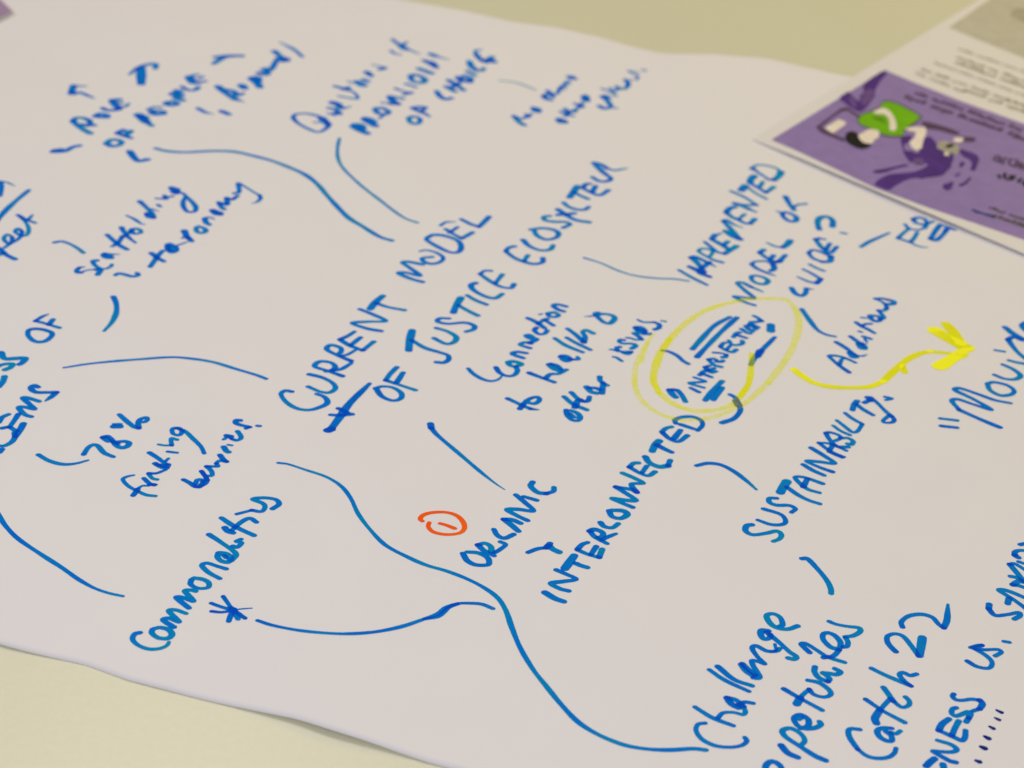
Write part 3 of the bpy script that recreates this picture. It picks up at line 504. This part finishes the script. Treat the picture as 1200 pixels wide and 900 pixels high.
# --- yellow highlighter (a see-through film laid over the blue)
ink("highlighter_ring", "yellow highlighter ring drawn twice round the word INTERSECTION", PX,
    "w1.15 u.5 d.35:758,402 747,425 743.5,445 748,463 760,477 778,487 800,492.5 825,491 850,484 875,471 900,449;w1.3 d.42:900,449 915,430 925,415 932,398 936,382 935,370 930,360 922,352 910,350 895,350 880,350;"
    "w1.2 u.4 d.5:880,350 865,353 840,359 820,367.5 800,382 785,397.5;w1.45 u.3 t.3 d.9:785,397.5 775,412 769,427 765.5,445 772,460;w1.3 d.5:772,460 787,472.5 810,481 835,481 857,475 868,464;w1.2 u.2 t.3 d1.1:868,464 877,450 880,432 881,415;w.8 d.3:752,425 757,405 765,392",
    mat=M_YEL, nib=(0.0021, 0.0016), lift=0.0002, cell=.0004, w=0.9, dens=.36)
ink("highlighter_arrow", "bold yellow highlighter arrow pointing right towards the quoted word", T(900,400),
    "w1.2 d.9:120,132 170,170 230,200 310,215 400,218 480,212 540,188;w1.3 d.9:540,188 590,140 640,95 700,62 760,48;w1 d.5:760,48 860,58;w1 d.6:640,145 632,115;"
    "w3 d1.1:785,-50 830,-20 890,10 925,30;w2.0 d.7:835,-80 870,-40 905,10;w2.6 d1.2:805,118 850,90 905,60;w1.6 t d1.2:900,50 965,33",
    mat=M_YEL, nib=(0.0021, 0.0016), lift=0.0002, cell=.0004)

# ------------------------------------------------------------------ the leaflet
ZL = 0.0034
def poly_obj(name, pts, mat, parent, z, label=None, smooth=False, thick=0.0, base=(0, 0, 0)):
    p = at([q[0] for q in pts], [q[1] for q in pts], z)[:, :2]
    if smooth: p = spline(p, 0.002, closed=True)[:-1]
    p = p - np.array(base[:2])
    n = len(p); zz = z - base[2]
    area_ = 0.5 * np.sum(p[:, 0] * np.roll(p[:, 1], -1) - np.roll(p[:, 0], -1) * p[:, 1])
    if area_ < 0: p = p[::-1]
    v = [(x, y, zz) for x, y in p]
    f = [tuple(range(n))]
    if thick:
        v += [(x, y, zz - thick) for x, y in p]
        f += [tuple(range(2 * n - 1, n - 1, -1))] + [(i, n + i, n + (i + 1) % n, (i + 1) % n) for i in range(n)]
    o = mesh_obj(name, v, f, mat, parent)
    if label: o['label'] = label
    return o

M_PURP = print_mat("purple_print", (0.285, 0.205, 0.49))
M_DPUR = print_mat("dark_purple_print", (0.080, 0.030, 0.235), 0.45, 0.2)
M_MPUR = print_mat("middle_purple_print", (0.150, 0.080, 0.270), 0.45, 0.15)
M_PTXT = print_mat("plum_print", (0.100, 0.058, 0.130), 0.45, 0.2)
M_GRN = print_mat("green_print", (0.17, 0.47, 0.004))
M_DGRN = print_mat("dark_green_print", (0.10, 0.26, 0.01))
M_SKIN = print_mat("pale_print", (0.84, 0.76, 0.68))
M_BLK = print_mat("black_print", (0.012, 0.011, 0.012))
M_GTXT = print_mat("grey_text_print", (0.40, 0.385, 0.31), 0.5, 0.2)
M_GPAN = print_mat("grey_panel_print", (0.53, 0.515, 0.44), 0.5, 0.08)
M_DGRY = print_mat("dark_grey_print", (0.10, 0.085, 0.10), 0.5, 0.3)
M_BTXT = print_mat("blue_text_print", (0.035, 0.05, 0.20), 0.5, 0.3)

def make_leaflet():
    A = at(882, 161.5, ZL); B = at(1200, 297, ZL)
    u = (B - A)[:2]; u /= np.linalg.norm(u)
    Cc = at(1147, 0, ZL); v = (Cc - A)[:2]; v /= np.linalg.norm(v)
    root = bpy.data.objects.new("leaflet", None); COL.objects.link(root)
    base = (A[0], A[1], 0.004)
    root.location = base
    tag(root, "printed leaflet with a purple banner and a drawn figure in green, lying over the sheet", "leaflet")
    # page: a grid so that its near corner can dip towards the sheet
    def surf(a, b):
        d = math.hypot(a, b)
        return ZL - base[2] - 0.0013 * max(0.0, 1 - d / 0.045) ** 1.5
    n = 96
    LU, LV = 0.62, 0.60
    verts = []; faces = []
    for layer, (dz, off) in enumerate(((0.0, 0.0),)):
        for j in range(n + 1):
            for i in range(n + 1):
                a = LU * i / n; b = LV * j / n
                q = u * a + v * b
                verts.append((q[0], q[1], surf(a, b)))
    N = len(verts)
    verts += [(x, y, z - 0.0006) for x, y, z in verts]
    W = n + 1
    for j in range(n):
        for i in range(n):
            k = j * W + i
            faces += [(k, k + 1, k + W + 1, k + W), (N + k, N + k + W, N + k + W + 1, N + k + 1)]
    for i in range(n):
        faces += [(i, N + i, N + i + 1, i + 1), (n * W + i, n * W + i + 1, N + n * W + i + 1, N + n * W + i),
                  (i * W, i * W + W, N + i * W + W, N + i * W), (i * W + n, N + i * W + n, N + i * W + W + n, i * W + W + n)]
    mesh_obj("page", verts, faces, M_LEAF, root)
    def P(name, pts, mat, lv=1, label=None, smooth=False, z=None, par=None):
        return poly_obj(name, pts, mat, par or root, ZL + 0.00012 * lv, label, smooth, 0, base)
    ban = P("banner", [(905,163),(1037,82),(1075,98),(1125,118),(1200,145),(1330,193),(1330,328),(1200,281),(1150,264),(1087,243),(1025,220),(975,196)], M_PURP, 1, "purple banner along the near side of the leaflet")
    def q(tile, s):
        x0, y0, k = tile
        return [(x0 + float(a.split(',')[0]) / k, y0 + float(a.split(',')[1]) / k) for a in s.split()]
    Z5 = (940, 80, 7.5)
    # dark foliage of the drawing
    P("printed_shape", q(Z5, "695,30 740,25 730,70 690,110 640,200 640,240 600,300 560,350 510,385 470,370 420,340 380,310 330,270 340,245 410,205 440,240 500,290 510,240 540,210 550,130"), M_DPUR, 2, "dark purple leaf shapes beside the drawn figure", True)
    P("printed_shape", q((900,0,4), "500,860 560,820 640,810 700,800 750,770 740,720 690,700 720,690 760,700 800,690 850,700 870,740 850,780 800,820 740,830 660,840 600,870 570,890 540,885"), M_DPUR, 2, "dark purple coat shape below the drawn figure", True)
    P("printed_shape", q((1080,160,10), "20,30 100,0 160,60 200,130 260,200 330,280 350,350 300,400 250,450 150,470 60,480 0,495 -40,480 0,400 70,390 70,230 10,190"), M_DPUR, 3, "dark purple folds right of the drawn arm", True)
    P("printed_shape", q((1080,160,10), "450,150 540,170 640,210 675,260 650,340 620,400 570,390 590,320 560,270 500,240 450,190"), M_DPUR, 3, "curved dark purple shape at the right of the drawing", True)
    P("printed_shape", q((1080,160,10), "245,570 300,545 370,530 360,590 320,625 270,620"), M_DPUR, 3, None, True)
    P("printed_shape", q((1080,160,10), "430,570 500,530 570,470 575,500 530,550 470,585"), M_DPUR, 3, None, True)
    P("printed_shape", q((900,0,4), "495,800 550,790 640,770 660,775 600,790 545,808 500,810"), M_DPUR, 3, None, True)
    # dark outline round the white card
    P("printed_shape", q(Z5, "120,515 250,420 340,350 400,340 480,400 520,420 500,440 400,370 350,380 260,440 170,515 240,560 330,600 380,620 370,645 250,600 160,560"), M_PTXT, 3, "dark outline round the drawn card", False)
    P("drawn_card", q(Z5, "205,520 310,455 330,450 385,475 380,495 280,565 265,570 210,535"), M_SKIN, 4, "white card in the drawing")
    # the drawn figure
    P("printed_shape", q(Z5, "480,455 520,400 600,372 680,340 705,290 765,278 860,310 960,362 1058,425 1010,478 935,530 890,560 905,602 790,608 700,590 630,552 560,520 500,495"), M_PTXT, 3, "dark outline round the green clothing")
    P("printed_shape", q(Z5, "870,610 960,590 945,650 900,670 905,720 960,725 1010,745 1090,700 1110,640 1160,660 1180,740 1150,820 1090,840 1000,800 960,830 900,760 880,690"), M_DPUR, 2, "dark purple shapes under the drawn arm", True)
    P("printed_shape", q(Z5, "980,800 1040,790 1080,830 1050,850 990,840"), M_MPUR, 3, None, True)
    P("printed_shape", q(Z5, "540,220 600,180 630,230 590,290 540,330 520,290"), M_MPUR, 3, None, True)
    P("printed_shape", q(Z5, "420,245 450,270 480,330 450,340 425,300"), M_MPUR, 3, None, True)
    P("printed_shape", q((1080,160,10), "440,330 470,290 510,310 480,350 455,365"), M_DPUR, 3, None, True)
    P("printed_shape", q((1080,160,10), "380,460 430,420 460,430 420,470"), M_MPUR, 3, None, True)
    P("drawn_body", q(Z5, "490,460 520,410 600,385 680,355 705,305 760,290 850,320 950,370 1040,425 1000,465 920,520 880,560 900,590 790,595 700,575 640,540 560,510 505,485"), M_GRN, 4, "green clothing of the drawn figure")
    P("drawn_fold", q(Z5, "620,430 700,435 730,470 740,500 700,470 640,450"), M_DGRN, 5, None, True)
    P("drawn_strap", q(Z5, "625,385 680,355 740,355 790,400 820,460 830,520 810,550 770,540 770,500 760,440 720,405 660,400"), M_SKIN, 5, "pale strap across the drawn figure", True)
    P("drawn_arm", q(Z5, "900,530 960,515 1080,515 1095,555 1070,620 1050,700 1010,725 965,700 940,650 990,610 1000,560 940,550"), M_SKIN, 5, "pale bent arm of the drawn figure")
    P("drawn_face", q(Z5, "492,590 540,562 590,535 650,540 680,565 665,615 640,620 620,655 570,665 520,640 495,615"), M_SKIN, 5, "pale face of the drawn figure", True)
    P("drawn_hair", q(Z5, "378,605 395,565 440,552 485,572 500,610 530,645 580,662 610,662 585,692 520,705 450,680 395,645"), M_BLK, 6, "black hair of the drawn figure", True)
    P("drawn_hand", q((1080,160,10), "360,50 400,10 490,15 480,60 420,75 400,60"), M_SKIN, 5, None)
    P("drawn_flower", q((1080,160,10), "180,130 200,70 270,50 330,70 400,90 440,120 430,190 390,210 350,180 320,230 275,220 270,180 220,150"), M_GTXT, 4, "grey flower shape in the drawing", True)
    P("printed_shape", q((1080,160,10), "280,110 330,85 380,90 370,115 320,130 290,128"), M_BLK, 6, None, True)
    P("printed_shape", q((1080,160,10), "265,200 290,175 310,195 300,220 275,222"), M_SKIN, 6, None, True)
    P("printed_shape", q((900,0,4), "720,570 760,575 850,600 900,625 870,630 800,610 740,600"), M_PTXT, 3, None, True)
    P("printed_shape", q((900,0,4), "895,640 970,645 960,665 900,660"), M_PTXT, 3, None, True)
    # text lines: words as runs of small dashes along the reading direction
    rt = random.Random(3)
    def text_line(x0, y0, x1, y1, h, mat, lv=3, gap=0.16, wl=(9, 24), label=None, rough=0.5, pieces=None):
        """one printed line between two points; glyphs as small uneven marks"""
        a = at(x0, y0, ZL); b = at(x1, y1, ZL)
        d = (b - a)[:2]; L = np.linalg.norm(d); d = d / L; nrm = np.array([-d[1], d[0]])
        vs, fs = [], []; t = 0.0; g = h * 0.62
        wleft = rt.randint(3, 9)
        while t < L:
            if wleft == 0:
                t += g * 0.9; wleft = rt.randint(3, 9); continue
            hh = 1.1 * h * rt.choice([0.62, 0.62, 0.66, 1.0, 0.85])
            lo = -h * 0.25 if rt.random() < 0.12 else 0
            o0 = a[:2] + d * t + nrm * lo; wd = g * rt.uniform(0.75, 1.0)
            sk = rt.uniform(-.1, .1) * g
            k = len(vs)
            for (s_, r_) in ((0, 0), (wd, 0), (wd + sk, hh), (sk, hh)):
                c = o0 + d * s_ + nrm * r_
                vs.append((c[0] - base[0], c[1] - base[1], ZL + 0.00012 * lv - base[2]))
            fs.append((k, k + 1, k + 2, k + 3))
            t += g; wleft -= 1
        o = mesh_obj("text_line", vs, fs, mat, root)
        if label: o['label'] = label
        return o
    # two small lines on the banner, left of the title
    text_line(1058, 114.5, 1330, 210, 0.0085, M_PTXT)
    text_line(1071, 110, 1330, 201, 0.0070, M_PTXT)
    text_line(1138, 247, 1162, 255.5, 0.005, M_BTXT)
    text_line(1163, 254, 1330, 313, 0.006, M_DGRY)
    text_line(1158, 244, 1330, 306, 0.0045, M_DGRY)
    # paragraph lines on the white page beyond the banner
    for (x0, y0, x1, y1, hh) in ((1072,86,1126,108,.006),(1128,106,1330,181,.007),(1078,82,1330,172,.006),
                                 (1094,74,1330,160,.0045),(1118,74,1330,150,.0075),(1120,68,1330,143,.006),
                                 (1122,58,1330,130,.0045)):
        text_line(x0, y0, x1, y1, hh, M_GTXT, 2)
    P("printed_panel", [(1112,32),(1170,-8),(1230,-50),(1420,10),(1340,125),(1200,68),(1150,48)], M_GPAN, 1, "grey printed panel at the far side of the leaflet")
    P("printed_shape", [(1184,18),(1192,10),(1215,12),(1220,26),(1200,26)], M_GTXT, 2, None, True)
    return root, base
LEAF, LBASE = make_leaflet()

# title letters on the banner, partly cut by the picture edge
def leaflet_letters(label, strokes, mat, r, lv=4):
    vs, fs = [], []
    for st in strokes:
        p = spline(at([q[0] for q in st], [q[1] for q in st], ZL)[:, :2], 0.0008)
        d = np.gradient(p, axis=0); d /= np.linalg.norm(d, axis=1)[:, None] + 1e-12
        nrm = np.stack([-d[:, 1], d[:, 0]], 1)
        k = len(vs); z = ZL + 0.00012 * lv - LBASE[2]
        for a, b in zip(p + nrm * r, p - nrm * r):
            vs.append((a[0] - LBASE[0], a[1] - LBASE[1], z)); vs.append((b[0] - LBASE[0], b[1] - LBASE[1], z))
        lv += 0.3
        for i in range(len(p) - 1):
            fs.append((k + 2*i, k + 2*i + 1, k + 2*i + 3, k + 2*i + 2))
    o = mesh_obj("title_word", vs, fs, mat, LEAF); o['label'] = label
def run(tile, s):
    return [[(tile[0] + float(a.split(',')[0]) / tile[2], tile[1] + float(a.split(',')[1]) / tile[2]) for a in st.split()] for st in s.split(';')]
leaflet_letters('plum letters reading "arch"', run((1140,175,20), "500,200 580,160 640,200 600,260 520,270 490,220;640,180 620,320;700,360 720,240 800,210;960,260 880,240 850,320 900,390 980,380;1040,240 1000,430;1020,350 1100,330 1090,440;1150,330 1120,480;1140,420 1240,400 1230,520"), M_PTXT, 0.0011)
leaflet_letters('black letters reading "ure:"', run((1140,175,20), "600,600 640,690;760,560 740,620 760,690 860,720 960,690;980,620 940,700;900,620 860,680;1060,780 1090,730 1150,700;1140,800 1230,800;1280,760 1220,790 1220,860 1300,880"), M_BLK, 0.0013)

# ------------------------------------------------------------------ corner of another leaflet, far left
def far_leaflet():
    z = 0.0030
    pts = [(17, 14), (-60, -60), (-260, -30), (-190, 120)]
    a = at(17, 14, z)
    root = bpy.data.objects.new("leaflet", None); COL.objects.link(root)
    base = (a[0], a[1], 0.002); root.location = base
    tag(root, "blurred leaflet whose purple printed corner shows at the far left of the sheet", "leaflet")
    poly_obj("page", pts, M_LEAF, root, z, None, False, 0.0005, base)
    poly_obj("banner", [(15.5, 13.8), (-58, -56), (-250, -26), (-180, 112)], print_mat("mauve_print", (0.36, 0.26, 0.43)), root, z + 0.00012, "purple print on the leaflet", False, 0, base)
far_leaflet()
